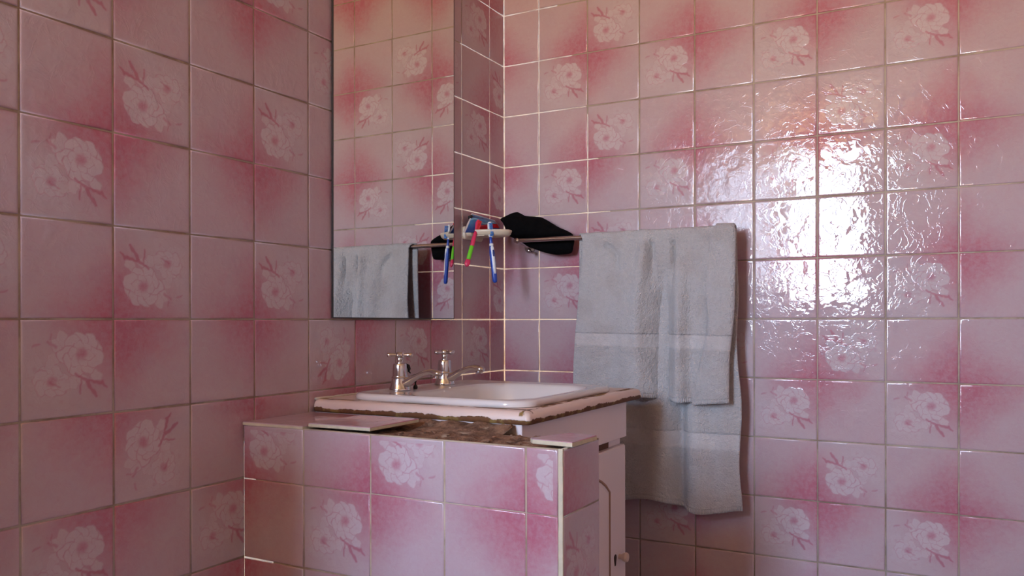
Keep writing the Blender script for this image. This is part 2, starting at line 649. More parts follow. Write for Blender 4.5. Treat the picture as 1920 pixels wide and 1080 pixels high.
MCEIL = simple('ceiling_paint', srgb(225, 215, 200), .8, bscale=60, bdist=.0005)
mb = MB(); mb.box(-.02, RX+.02, RY-.12, .02, CEIL, CEIL+.05)
tag(mb.build('ceiling', MCEIL, smooth=False), 'cream painted ceiling', 'ceiling', kind='structure')
MFLOOR = simple('floor_tile', srgb(128, 120, 118), .45, nscale=6, namt=.15)
mb = MB(); mb.box(-.02, RX+.02, RY-.12, .02, FLOOR-.05, FLOOR)
tag(mb.build('floor', MFLOOR, smooth=False), 'dull reddish tiled floor', 'floor', kind='structure')
MFRAME = simple('window_paint', srgb(225, 225, 220), .4)
mb = MB()
fw_, fy0, fy1 = .035, RY-.10, RY-.06
mb.box(WX0, WX0+fw_, fy0, fy1, WZ0, WZ1, bev=.003); mb.box(WX1-fw_, WX1, fy0, fy1, WZ0, WZ1, bev=.003)
mb.box(WX0+fw_, WX1-fw_, fy0, fy1, WZ0, WZ0+fw_, bev=.003); mb.box(WX0+fw_, WX1-fw_, fy0, fy1, WZ1-fw_, WZ1, bev=.003)
tag(mb.build('window_1', MFRAME, smooth=False), 'white painted window frame in the front wall', 'window', kind='structure')

# ------------------------------------------------------------------ common materials
MCHROME = simple('chrome', srgb(205, 200, 200), .12, metal=1.0, nscale=60, namt=.12)
MRAIL = simple('dull_chrome', srgb(190, 180, 178), .22, metal=1.0, nscale=80, namt=.12)
MCERAM = simple('basin_ceramic', srgb(226, 220, 216), .16, coat=.8, spec=.5, nscale=14, namt=.03)
MDARK = simple('dark_rubber', srgb(20, 18, 20), .6)
MCREAM = simple('cream_plastic', srgb(214, 200, 178), .35, nscale=40, namt=.06)


def peel_material():
    """cream paint flaking off brown chipboard along the lower edge and around the basin"""
    m, nt, b = newmat('peeling_cream_paint')
    o = objco()
    x, y, z = sepxyz(o)
    n1 = noise(o, 26, 5, .6)
    n2 = noise(o, 120, 3, .6)
    edge = z+(n1-.5)*.018+(n2-.5)*.005     # local z: 0 bottom, .025 top
    chip = 1-nsm(.0085, .0100, edge)
    # flakes beside the basin rim: stretched along the edges
    sx = noise(comb(x*30, y*9, z*20), 1.0, 4, .65)
    sy = noise(comb(x*9, y*30+4, z*20), 1.0, 4, .65)
    nearx = (1-nsm(.003, .012, nabs(x-.492)))*nsm(.50, .54, sx)
    neary = (1-nsm(.003, .011, nabs(y-.027)))*nsm(.49, .53, sy)
    chip = nmax(chip, nmax(nearx, neary)*nsm(.015, .018, z))
    brown = mixc(n2, srgb(122, 82, 44), srgb(92, 54, 34))
    brown = mixc(nsm(.5, .6, n1), brown, srgb(140, 112, 60))
    paint = mixc(noise(o, 7, 3), srgb(222, 196, 184), srgb(232, 212, 200))
    setc(b, 'Base Color', mixc(nsat(chip), paint, brown))
    setc(b, 'Roughness', .38+chip*.4)
    setc(b, 'Normal', bump(chip*-1.0+n2*.15, 1.0, .0009))
    return m


MPEEL = peel_material()
MPAINT = simple('cabinet_paint', srgb(234, 222, 222), .42, nscale=5, namt=.05, bscale=40, bdist=.0006)

# ------------------------------------------------------------------ low tiled partition
PX1, PY0, PY1, PZ = .6690, -1.0186, -.8770, -.1985
L0 = (0, PY0, FLOOR)
part = thing('tiled_partition', 'low pink tiled partition wall beside the basin cabinet, its top tiles broken away', 'partition', L0)


def mortar_material():
    m, nt, b = newmat('bare_mortar')
    o = objco()
    n1 = noise(o, 40, 6, .7); n2 = noise(o, 18, 4, .6)
    c = mixc(nsm(.35, .62, n1), srgb(92, 66, 50), srgb(150, 116, 92))
    c = mixc(nsm(.58, .68, n2), c, srgb(170, 152, 132))
    setc(b, 'Base Color', c); b.inputs['Roughness'].default_value = .92
    setc(b, 'Normal', bump(n1+noise(o, 200, 4)*.4, 1.0, .004))
    return m


MMORT = mortar_material()
mb = MB()
nx, ny = 150, 44
vs = []; fs = []
for i in range(nx+1):
    for j in range(ny+1):
        x = .002+(PX1-.010)*i/nx; y = (PY0+.009)+(-.823-PY0-.009)*j/ny
        if x > .485: y = min(y, PY1-.001-max(0, 0))
        e = min(i, nx-i, j, ny-j)/3
        hp = sstep(-.885, -.828, y)*(x < .485)*sstep(.20, .27, x)
        z = PZ-.0065+.0045*mnoise.fractal(Vector((x*45, y*45, 3)), .8, 2.0, 5)*min(1, e)+.011*hp*(1+.5*mnoise.noise(Vector((x*30, 1, 1))))
        vs.append((x, y, min(z, PZ-.0025+.0105*hp)))
for i in range(nx):
    for j in range(ny):
        a = i*(ny+1)+j; fs.append((a, a+ny+1, a+ny+2, a+1))
mb.add(vs, fs)
mb.box(.002, PX1-.008, PY0+.009, PY1-.001, FLOOR, PZ-.013)
mb.box(.002, .485, PY1-.001, -.823, FLOOR, PZ-.013)
# skirt joining the rough top to the block
bt = []
mb.box(.002, PX1-.008, PY0+.009, PY0+.0095, PZ-.02, PZ-.0075)
rel(mb, L0).build('mortar_core', MMORT, part, loc=(0, 0, 0))

rowsP = [(r*H, (r+1)*H, r*H, (r+1)*H, r) for r in range(-7, -2)]
rowsP.append((-2*H-.0015, PZ, -2*H, -H, -2))
rowsP = [(max(a, FLOOR), b_, c_, d, e) for a, b_, c_, d, e in rowsP]
colsP = [(.002, .1515, 0, .1515, 0), (.1515, .303, .1515, .303, 1), (.303, .4545, .303, .4545, 2), (.4545, .605, .4545, .605, 3),
         (.605, .6605, .605, .756, 4)]
flowP = {(0, -2), (2, -2), (4, -2), (1, -3), (3, -5), (0, -5), (2, -4), (4, -4)}


def orP(c, r):
    if r == -2: return (c % 2 == 1), False
    return (c % 2 == 1), True


wall_mesh('front_tiles', (0, PY0, 0), (1, 0, 0), (0, 0, 1), (0, -1, 0), colsP, rowsP, orP, flowP, parent=part, loc=L0, depth=.009)
wdt = PY1-PY0
colsPS = [(0.0, wdt, -.008, wdt, 0)]
wall_mesh('side_tiles', (PX1, PY0, 0), (0, 1, 0), (0, 0, 1), (1, 0, 0), colsPS, rowsP, lambda c, r: (False, False), {(0, -3)},
          parent=part, loc=L0, depth=.008)
# raw edge of the side tiles seen from the front
MRAW = simple('raw_tile_edge', srgb(205, 196, 170), .8, nscale=60, namt=.2, bscale=120, bdist=.0012)
mb = MB()
rings = []
for i in range(61):
    z = FLOOR+(PZ+.001-FLOOR)*i/60
    a = .0006*mnoise.noise(Vector((z*60, 1, 2))); c_ = .0006*mnoise.noise(Vector((z*60, 5, 2)))
    rings.append([(.6612+a, PY0-.0006, z), (PX1-.0008+c_, PY0-.0008, z), (PX1-.0008, PY0+.003, z), (.6612, PY0+.003, z)])
mb.loft(rings)
rel(mb, L0).build('corner_edging', MRAW, part, loc=(0, 0, 0), smooth=False)['label'] = 'cream raw tile edge at the corner'


def cap_tile(poly, ztop, th, name, bev=.0015, parent=None, loc=None, uvs=None, tilt=(0, 0)):
    """flat ceramic piece with glazed top and raw biscuit edges; poly is (x,y) counter-clockwise"""
    cx = sum(p[0] for p in poly)/len(poly); cy = sum(p[1] for p in poly)/len(poly)
    def ring(ins, z):
        out = []
        for (x, y) in poly:
            dx, dy = x-cx, y-cy; l = math.hypot(dx, dy)
            out.append((x-dx/l*ins, y-dy/l*ins, z+(x-cx)*tilt[0]+(y-cy)*tilt[1]))
        return out
    mb = MB(); n = len(poly)
    rs = [ring(.0005, ztop-th), ring(0, ztop-th+.001), ring(0, ztop-bev), ring(bev*.4, ztop-bev*.3), ring(bev*1.4, ztop)]
    vs = [p for r in rs for p in r]
    def uvmap(p): return ((p[0]-cx)/.15+.75, (p[1]-cy)/.15+.60)
    uv_ = [uvmap(p) for p in vs]
    side = []; glaze = []
    for i in range(4):
        for j in range(n):
            k = (j+1) % n
            (side if i < 2 else glaze).append((i*n+j, i*n+k, (i+1)*n+k, (i+1)*n+j))
    side.append(tuple(range(n))[::-1]); glaze.append(tuple(4*n+j for j in range(n)))
    mb.add(vs, side, uv_, 1)
    mb.add(vs, glaze, uv_, 0, rnd=.35)
    if loc is not None: rel(mb, loc)
    return mb.build(name, [MT, MRAW], parent, loc=(0, 0, 0) if parent is not None else None, smooth=False)


cap_tile([(.0015, PY0-.001), (.150, PY0+.000), (.153, PY0+.03), (.170, -.885), (.215, -.8295), (.0015, -.8295)], PZ+.0052, .0066, 'cap_tile', parent=part, loc=L0)

o = cap_tile([(.158, -1.0120), (.3000, -1.0150), (.3035, -.8740), (.160, -.8690)], PZ+.0112, .0068, 'loose_tile', tilt=(.006, .004))
tag(o, 'square pink tile lying loose on the partition top, left of the bare mortar', 'tile', 'loose tiles on the partition')
o = cap_tile([(.600, -.993), (.609, -1.003), (.6780, -1.006), (.682, -.920), (.632, -.912)],
             PZ+.0108, .0078, 'loose_tile', tilt=(-.004, .002))
tag(o, 'small broken pink tile piece on the right end of the partition', 'tile', 'loose tiles on the partition')

# mortar crumbs are part of the partition
mb = MB(); rg = random.Random(5)
for k in range(46):
    x = rg.uniform(.31, .60); y = rg.uniform(PY0+.012, PY1-.01); r = rg.uniform(.0008, .0026)
    mb.ball((x, y, PZ-.0052+r*.3), r, 7, 5, (rg.uniform(.7, 1.6), rg.uniform(.7, 1.4), .6))
rel(mb, L0)
q = mb.build('mortar_crumbs', MMORT, part, loc=(0, 0, 0)); q['kind'] = 'stuff'

# ------------------------------------------------------------------ basin cabinet
CY0, CY1, CX1 = -.822, -.292, .492
ZT, ZB = -.168, -.193
L0 = (.25, -.557, FLOOR)
cab = thing('basin_cabinet', 'pale pink painted wooden basin cabinet between the partition and the towel', 'cabinet', L0)
mb = MB()
mb.box(.003, CX1-.022, CY0, CY0+.018, FLOOR, ZB, bev=.001)
mb.box(.003, CX1-.022, CY1-.018, CY1, FLOOR, ZB, bev=.001)
mb.box(.003, .015, CY0+.018, CY1-.018, FLOOR, ZB)
mb.box(.015, CX1-.022, CY0+.018, CY1-.018, FLOOR+.06, FLOOR+.078)
rel(mb, L0).build('body', MPAINT, cab, loc=(0, 0, 0), smooth=False)
mb = MB(); mb.box(CX1-.0215, CX1+.002, CY0, CY1, -.2785, ZB, bev=.0012)
rel(mb, L0).build('apron', MPAINT, cab, loc=(0, 0, 0), smooth=False)
MEDGE = simple('chipped_edge', srgb(176, 150, 138), .7, nscale=60, namt=.25, bscale=90, bdist=.001)
mb = MB(); mb.box(CX1-.021, CX1-.012, CY0+.0, CY1-.006, -.2965, -.2788, bev=.001)
rel(mb, L0).build('rail', MPAINT, cab, loc=(0, 0, 0), smooth=False)
MSLOT = simple('slot_shadow_board', srgb(96, 62, 44), .85, nscale=80, namt=.2)  # dark brown stands in for the shade inside the slot
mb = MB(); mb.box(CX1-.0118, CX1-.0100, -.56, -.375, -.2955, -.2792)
rel(mb, L0).build('slot_shade_strip', MSLOT, cab, loc=(0, 0, 0), smooth=False)['label'] = 'dark brown strip above the door, the shade of the slot put into its colour'

# door with a raised arched panel
DY0, DY1, DZ0, DZ1 = CY0+.002, CY1-.003, FLOOR+.03, -.2968


def arch(w_in, ins, n=14):
    """outline of the arched panel in (y,z)"""
    yl, yr = -.725-ins+0, -.397+ins
    pts = [(yr, FLOOR+.10-ins), (yr, -.392+ins*.4)]
    for i in range(1, n):
        t = i/n
        y = yr+(yl-yr)*t
        s = abs(2*t-1)
        z = -.392+ins+.052*(1-s**2.4)**.9
        pts.append((y, z))
    pts += [(yl, -.392+ins*.4), (yl, FLOOR+.10-ins)]
    return pts


mb = MB()
mb.box(CX1-.020, CX1+.001, DY0, DY1, DZ0, DZ1, bev=.003)
d = rel(mb, L0).build('door', MPAINT, cab, loc=(0, 0, 0), smooth=False)
# groove bead: a thin raised moulding following the arch
mb = MB()
pa = arch(0, 0)
n = len(pa)
mb.tube([(CX1+.0008, y, z) for (y, z) in pa], .0032, n=8)
MGROOVE = simple('groove_brown', srgb(168, 132, 112), .6, nscale=30, namt=.15)  # bead is browner than the door paint
rel(mb, L0).build('arched_moulding', MGROOVE, d, loc=(0, 0, 0))
mb = MB()
rings = []
for ins, xx in ((-.008, CX1+.0008), (-.011, CX1+.0022), (-.022, CX1+.0038), (-.026, CX1+.0040)):
    rings.append([(xx, y, z) for (y, z) in arch(0, ins)])
mb.loft(rings, cap0=False)
rel(mb, L0).build('raised_panel', MPAINT, d, loc=(0, 0, 0), ang=30)
mb = MB()
kb = (CX1+.001, -.338, -.553)
mb.lathe([(.006, 0), (.006, .006), (.0095, .011), (.0115, .017), (.0095, .0215), (.004, .0235)], base=kb, axis='x', n=24)
rel(mb, L0).build('knob', simple('knob_paint', srgb(214, 190, 176), .4), d, loc=(0, 0, 0), ang=40)
mb = MB()
rings = []
for k, xx in ((1.0, CX1+.0009), (.9, CX1+.0015), (.5, CX1+.0017)):
    rings.append([(xx, -.362+.0075*k*math.cos(a)*(1+.25*math.sin(3*a)), -.556+.017*k*math.sin(a)*(1+.2*math.cos(2*a))) for a in [i*math.pi/10 for i in range(20)]])
mb.loft(rings)
rel(mb, L0).build('rust_hole', simple('rust', srgb(60, 34, 22), .8, nscale=90, namt=.3), d, loc=(0, 0, 0))['label'] = 'dark rusty screw hole'

# countertop: a chipboard slab with rounded nose, hole for the basin
BX0, BX1, BY0, BY1 = .062, .487, -.797, -.335


def rrect(x0, x1, y0, y1, r, n=10, z=0.0, p=2.0):
    pts = []
    for (cx, cy, a0) in ((x1-r, y1-r, 0), (x0+r, y1-r, 90), (x0+r, y0+r, 180), (x1-r, y0+r, 270)):
        for i in range(n+1):
            a = math.radians(a0+90*i/n)
            ca, sa = math.cos(a), math.sin(a)
            pts.append((cx+r*math.copysign(abs(ca)**(2/p), ca), cy+r*math.copysign(abs(sa)**(2/p), sa), z))
    return pts


CTX1, CTY0, CTY1 = .512, -.828, -.234
L0 = (0, CTY0, ZB)
mb = MB()
th = ZT-ZB
def cring(ins, z): return rrect(0.0008+ins*.2, CTX1-ins, CTY0+ins, CTY1-ins, .008, 4, z)
outer = [cring(.0035, ZB), cring(.0005, ZB+.003), cring(0, ZB+.009), cring(.0012, ZB+.0165), cring(.0045, ZT-.0028), cring(.0105, ZT-.0003), cring(.016, ZT)]
N4 = len(outer[0])
inner_top = rrect(BX0+.03, BX1-.03, BY0+.03, BY1-.03, .06, 4, ZT)
inner_bot = rrect(BX0+.03, BX1-.03, BY0+.03, BY1-.03, .06, 4, ZB)
mb.loft(outer+[inner_top, inner_bot, outer[0]], cap0=False, cap1=False)
ct = thing('countertop', 'cream painted chipboard countertop with peeling edges around the washbasin', 'countertop', L0)
rel(mb, L0).build('slab', MPEEL, ct, loc=(0, 0, 0), ang=60)
MCAULK = simple('old_sealant', srgb(206, 192, 172), .6, nscale=50, namt=.12, bscale=90, bdist=.001)
mb = MB(); rg = random.Random(3)
pts = [(.004, y, ZT+.0012) for y in np.linspace(CTY0+.006, -.25, 50)]
mb.tube([(p[0]+rg.uniform(-.0004, .0006), p[1], p[2]) for p in pts], [.0026+rg.uniform(-.0006, .0008) for _ in pts], n=8)
rel(mb, L0).build('sealant_bead', MCAULK, ct, loc=(0, 0, 0))

# ------------------------------------------------------------------ washbasin
L0 = ((BX0+BX1)/2, (BY0+BY1)/2, ZT)
basin = thing('washbasin', 'white ceramic inset washbasin with rounded corners set in the countertop', 'washbasin', L0)
RT = -.1535
IX0, IX1, IY0, IY1 = .165, .452, -.758, -.372      # bowl mouth
def orr(ins, z, r=.055): return rrect(BX0+ins, BX1-ins, BY0+ins, BY1-ins, r-ins*.6, 12, z)
def irr(ins, z, r=.075): return rrect(IX0+ins*1.0, IX1-ins*.9, IY0+ins, IY1-ins, max(r-ins*.25, .02), 12, z)
rings = [orr(.004, ZT+.0002), orr(.0008, ZT+.002), orr(0, ZT+.006), orr(.001, ZT+.0105), orr(.0045, RT-.0008), orr(.010, RT),
         orr(.017, RT-.0007), orr(.024, RT-.0022),
         irr(-.004, RT-.0026), irr(.000, RT-.0036), irr(.004, RT-.008), irr(.009, RT-.018), irr(.016, RT-.045), irr(.028, RT-.085),
         irr(.050, RT-.118), irr(.085, RT-.136), irr(.120, RT-.142)]
mb = MB(); mb.loft(rings, cap0=False, cap1=True)
# underside
rings = [orr(.004, ZT+.0002), irr(-.010, ZT-.0005), irr(-.012, ZT-.03), irr(.010, ZT-.095), irr(.06, ZT-.145), irr(.12, ZT-.155)]
mb.loft(rings, cap0=False, cap1=True)
bw = rel(mb, L0).build('bowl', MCERAM, basin, loc=(0, 0, 0), ang=50)
mb = MB()
dc = ((IX0+IX1)/2, (IY0+IY1)/2, RT-.1418)
mb.lathe([(.022, 0), (.022, .0015), (.019, .003), (.015, .0025), (.0145, -.002)], base=dc, n=32)
rel(mb, L0).build('drain', MCHROME, basin, loc=(0, 0, 0), ang=40)
mb = MB()
mb.lathe([(.0045, 0), (.0052, .003), (.004, .007), (.0018, .009), (.0016, .013), (.0030, .016), (.001, .019)], base=(.118, -.622, RT-.002), n=16)
rel(mb, L0).build('chain_stay', MDARK, basin, loc=(0, 0, 0))['label'] = 'small dark plug chain stay'

# ------------------------------------------------------------------ taps


def make_tap(loc, label, clip):
    t = thing('tap', label, 'tap', loc, 'pair of chrome basin taps')
    mb = MB()
    mb.lathe([(.0235, 0), (.0240, .0015), (.0232, .004), (.0205, .012), (.0188, .021), (.0182, .0255), (.0190, .0262), (.0190, .0280),
              (.0178, .0290), (.0176, .031)], n=48)
    # spout grows from the foot and rises to a drooping nozzle
    pts = []; rad = []; fl = []
    for i in range(25):
        t_ = i/24
        x = .004+.098*t_
        z = .0115+.0315*(math.sin(min(t_*1.18, 1)*math.pi/2)**1.25) - (.004*sstep(.78, 1, t_))
        pts.append((x, 0, z)); rad.append(.0135-.0052*sstep(0, .55, t_)+.0022*sstep(.7, .95, t_)); fl.append(.85-.17*sstep(.1, .6, t_))
    pts += [(.1055, 0, .0365), (.107, 0, .0330)]
    rad += [.0085, .0050]; fl += [.8, .8]
    mb.tube(pts, rad, n=24, flat=fl, flatdir=(0, 0, 1))
    mb.lathe([(.0082, .0285), (.0086, .0300), (.0078, .0390), (.0060, .0400)], base=(.0965, 0, 0), n=24)
    mb.build('tap_body', MCHROME, t, loc=(0, 0, 0), ang=45)
    mb = MB()
    mb.lathe([(.0165, .0305), (.0166, .033), (.0160, .046), (.0150, .0555), (.0140, .0580), (.0080, .0592), (.0078, .0605), (.0066, .0612),
              (.0066, .0655), (.0078, .0672), (.0074, .0705)], n=40)
    mb.build('bonnet', MCHROME, t, loc=(0, 0, 0), ang=40)
    mb = MB()
    mb.lathe([(.0068, .0700), (.0086, .0722), (.0092, .0765), (.0086, .0812), (.0060, .0832), (.0005, .0838)], n=32)
    a0 = math.radians(clip[1])
    for k in range(4):
        a = a0+k*math.pi/2
        P_ = [(r*math.cos(a), r*math.sin(a), .0768) for r in (.005, .012, .019, .025, .0275, .0285)]
        mb.tube(P_, [.0036, .0036, .0046, .0052, .0042, .0015], n=14)
    mb.build('cross_handle', MCHROME, t, loc=(0, 0, 0), ang=50)
    if clip[0]:
        mb = MB()
        mb.tube([(.003, .0166, .056), (.010, .0172, .052), (.013, .0165, .046), (.0120, .0165, .040), (.0165, .0165, .0365)], [.0028, .0040, .0036, .0022, .0012], n=10)
        mb.build('rubber_scrap', MDARK, t, loc=(0, 0, 0))['label'] = 'small black scrap stuck behind the tap'
    return t


TZ = RT-.0018
make_tap((.112, -.672, TZ), 'chrome cross-head basin tap nearer the partition, a black scrap behind it', (True, 28))
make_tap((.108, -.488, TZ), 'chrome cross-head basin tap nearer the room corner', (False, -20))

# ------------------------------------------------------------------ mirror
L0 = (0, -.5272, .0)
mir = thing('mirror', 'tall frameless wall mirror above the washbasin reflecting the towel', 'mirror', (0.0045, -.5272, .0015))
mir.rotation_euler = (math.radians(-.22), 0, 0)
m, nt, b = newmat('mirror_silver')
o_ = objco(); nz_ = noise(o_, 30, 3)
setc(b, 'Base Color', mixc(nz_, (.80, .81, .79), (.84, .85, .83)))
b.inputs['Metallic'].default_value = 1; b.inputs['Roughness'].default_value = .012
MMIR = m
mb = MB(); hw = .2418; mh = .95
mb.box(-.0010, .0010, -hw+.0022, hw-.0022, .0022, mh)
mb.build('silvered_face', MMIR, mir, loc=(.0004, 0, 0), smooth=False)
MEDG = simple('mirror_dark_edge', srgb(46, 42, 40), .4, nscale=120, namt=.5)
mb = MB()
for (y0, y1, z0, z1) in ((-hw, hw, 0, .0022), (-hw, hw, mh, mh+.0022), (-hw, -hw+.0022, .0022, mh), (hw-.0022, hw, .0022, mh)):
    mb.box(-.0028, .0012, y0, y1, z0, z1)
mb.build('edge', MEDG, mir, loc=(.0004, 0, 0), smooth=False)['label'] = 'thin dark worn mirror edge'

# ------------------------------------------------------------------ towel rail
RYY, RZ = -.080, .2215
L0 = (.40, 0, RZ)
rail = thing('towel_rail', 'chrome towel rail on the back wall carrying the grey towel', 'towel rail', L0)
mb = MB()
mb.tube([(.078, RYY, RZ+.0025), (.09, RYY, RZ+.0022), (.40, RYY, RZ), (.682, RYY, RZ-.002)], .0062, n=24)
rel(mb, L0).build('bar', MRAIL, rail, loc=(0, 0, 0), ang=60)
for s_, x in ((0, .088), (1, .660)):
    mb = MB()
    mb.tube([(x, -.001, RZ-.012), (x, -.006, RZ-.012)], [.017, .0165], n=28)
    mb.tube([(x, -.004, RZ-.010), (x, -.03, RZ-.006), (x, -.06, RZ+.001), (x, RYY, RZ+.002)], [.0075, .0065, .0065, .0078], n=16)
    mb.ball((x, RYY, RZ+.002), .0088)
    rel(mb, L0).build('bracket', MRAIL, rail, loc=(0, 0, 0), ang=60)
mb = MB()
mb.tube([(.108, -.006, RZ-.030), (.110, -.030, RZ-.030), (.110, -.050, RZ-.026)], [.004, .0035, .0035], n=12)
mb.ball((.110, -.052, RZ-.0255), .0062)
rel(mb, L0).build('hook', MRAIL, rail, loc=(0, 0, 0))

# ------------------------------------------------------------------ towel


def towel_material():
    m, nt, b = newmat('grey_terry')
    uvn = nt.nodes.new('ShaderNodeUVMap'); uvn.uv_map = 'uv'
    u, v, _ = sepxyz(uvn.outputs[0])
    o = objco()
    loops = noise(o, 420, 2, .6); mid = noise(o, 120, 3, .6); big = noise(o, 14, 3)
    # woven band and hem, positions measured along the cloth
    def band(a, c, s=.002): return nsm(a-s, a+s, v)*(1-nsm(c-s, c+s, v))
    bd = nmax(band(.132, .166), band(.970, 1.010))
    ln = nmax(nmax(band(.130, .133, .001), band(.165, .168, .001)), nmax(band(.967, .971, .001), band(1.009, 1.013, .001)))
    hem = nmax(1-nsm(.010, .013, v), nsm(1.154, 1.157, v))
    ribs = nabs(N.m('SINE', u*900.0))
    flat = nmax(bd, hem)
    c = mixc(mid*.6+loops*.4, srgb(196, 193, 193), srgb(228, 225, 225))
    c = mixc(nsm(.4, .62, big)*.25, c, srgb(180, 166, 160))
    setc(b, 'Base Color', c)
    b.inputs['Roughness'].default_value = .95
    b.inputs['Specular IOR Level'].default_value = .15
    b.inputs['Sheen Weight'].default_value = .35
    b.inputs['Sheen Roughness'].default_value = .5
    h = (loops*1.2+mid*1.8)*(1-flat*.45)+ln*-.35+hem*ribs*.4
    setc(b, 'Normal', bump(h, 1.0, .0045))
    return m


MTOW = towel_material()
XL, XR = .283, .700
FB, BB = -.205, -.487        # front hem and back hem height
LF = RZ-FB; LB = RZ-BB; LO = math.pi*.0105
S_ALL = LF+LB+LO


def gz(x, c, w): return math.exp(-((x-c)/w)**2)


def towel_front(x, z):
    """outward bulge of the front layer (metres) at x, height z"""
    d = max(0, RZ-z); k = sstep(0, .20, d)
    f = .004*k
    f += .009*gz(x, .335, .045)*sstep(.0, .25, d)*(1-.4*sstep(.25, .4, d))
    f += -.007*sstep(.012, .03, d)*gz(x, .352+.04*sstep(0, .06, d)*1.0-.0, .010)*(1-sstep(.03, .13, d))
    f += .010*gz(x, .430, .040)*k
    f += .008*(.3+.7*sstep(0, .03, d))*gz(x, .470-.01*k, .016)*(1-.4*sstep(.2, .4, d))
    f += -.009*sstep(.012, .03, d)*gz(x, .487, .010)*(1-sstep(.05, .16, d))
    f += -.020*gz(x, .515, .020)*sstep(.03, .24, d)
    f += -.008*sstep(.012, .03, d)*gz(x, .545, .007)*(1-sstep(.05, .14, d))
    f += .013*gz(x, .565, .018)*sstep(.02, .2, d)
    f *= 2.1
    f += .006*math.sin(x*31+z*3)*k
    f = max(f, -.004-.02*sstep(.01, .05, d))
    f += .0035*mnoise.noise(Vector((x*22, z*14, 1.3)))*k+.0012*mnoise.noise(Vector((x*70, z*60, 4)))
    return f


def towel_back(x, z):
    d = max(0, RZ-z); k = sstep(.1, .5, d)
    f = .010*gz(x, .50, .035)*k-.018*gz(x, .556, .018)*k+.012*gz(x, .60, .03)*k-.010*gz(x, .40, .05)*k+.008*gz(x, .34, .03)*k
    f *= 1.5
    f += .006*gz(x, .67, .02)*k+.004*mnoise.noise(Vector((x*18, z*9, 8)))*k
    return f


nU, nS, nW = 150, 190, 60
vs = []; uvs = []
SEAM = lambda z: .640-.040*sstep(.02, -.20, z)-.004*math.sin(z*18)      # x of the folded-over edge
cols_ = []
for i in range(nU+nW+1):
    for j in range(nS+1):
        s = S_ALL*j/nS
        front = s < LF; over = LF <= s < LF+LO
        if i <= nU: tu = i/nU; wrap = 0.0
        else: tu = 1.0; wrap = (i-nU)/nW
        if front: z = FB+s
        elif over: z = RZ
        else: z = RZ-(s-LF-LO)
        # across position
        bk_ = 0 if front else (sstep(LF, LF+LO, s) if over else 1)
        xl = XL+.006+(.004*math.sin(z*9) if not over else 0)-(.012*sstep(.2, -.2, z) if front else 0)-.018*bk_
        xr = XR-(.013*sstep(.05, -.12, z) if front else .004*sstep(.2,.1,z)*sstep(-.1,.1,z))+(0 if front else .006*sstep(.0, -.35, z)+.004*math.sin(z*22))
        x = xl+(xr-xl)*tu
        lay = 0.0
        if wrap > 0:
            ts = sstep(0, .12, wrap)
            xs = SEAM(z) if front else .655
            x = xr+(xs-xr)*max(0, (wrap-.04)/.96)+.004*math.sin(math.pi*min(1, wrap/.12))
            lay = (.0095 if front else .005)*ts+(.007*math.sin(math.pi*wrap)**1.0*sstep(.2, -.1, z) if front else 0)
        if front:
            yy = RYY-.0105-lay-towel_front(x, z)
            if wrap > .9: yy += .0035*sstep(.9, 1, wrap)
            hz = .008*math.sin(x*24+.6)*sstep(.06, 0, s) - (.0 if wrap == 0 else -.006*wrap*sstep(.06, 0, s))
            # front hem dips to the right
            zz = z - sstep(.35, 0, s)*(.006+.0*tu)-hz*.5
            if i <= nU: zz += .014*(1-tu)*sstep(.3, 0, s)
        elif over:
            a = math.pi*(s-LF)/LO
            r = .0105+lay
            blend = towel_front(x, RZ)*(math.cos(a/2)**2)
            yy = RYY-r*math.cos(a)-blend
            zz = RZ+r*math.sin(a)+.0018*mnoise.noise(Vector((x*25, 0, 2)))*math.sin(a)
        else:
            yy = min(RYY+.0105+lay*.8-towel_back(x, z), -.006)
            if z > RZ-.03: yy = yy
            zz = z+.010*math.sin(x*26+1.5)*sstep(.15, 0, S_ALL-s)+.012*(1-tu)*sstep(.2, 0, S_ALL-s)*(1 if i <= nU else 0)
        vs.append((x, yy, zz))
        uvs.append((x if wrap == 0 else XR+(XR-x), s))
fs = []
W1 = nS+1
for i in range(nU+nW):
    for j in range(nS):
        a = i*W1+j; fs.append((a, a+W1, a+W1+1, a+1))
mb = MB(); mb.add(vs, fs, uvs)
tw = mb.build('towel', MTOW)
md = tw.modifiers.new('thickness', 'SOLIDIFY'); md.thickness = .0042; md.offset = 0
tag(tw, 'large grey terry towel draped over the chrome rail', 'towel')

# ------------------------------------------------------------------ black cloth on the rail


def px_on_y(px, py, yv):
    r = _fw+_r2*(px-960)/FPX-_u2*(py-540-SY)/FPX
    t = (yv-C_POS[1])/r[1]
    p = C_POS+t*r
    return float(p[0]), float(p[2])


def px_on_x(px, py, xv):
    r = _fw+_r2*(px-960)/FPX-_u2*(py-540-SY)/FPX
    t = (xv-C_POS[0])/r[0]
    p = C_POS+t*r
    return float(p[1]), float(p[2])


def smooth_loop(pts, n):
    """closed Catmull-Rom resample"""
    out = []; m_ = len(pts)
    for k in range(n):
        t = k*m_/n; i = int(t); f = t-i
        p0, p1, p2, p3 = (pts[(i+q-1) % m_] for q in range(4))
        out.append(tuple(.5*((2*p1[a])+(-p0[a]+p2[a])*f+(2*p0[a]-5*p1[a]+4*p2[a]-p3[a])*f*f+(-p0[a]+3*p1[a]-3*p2[a]+p3[a])*f**3) for a in (0, 1)))
    return out


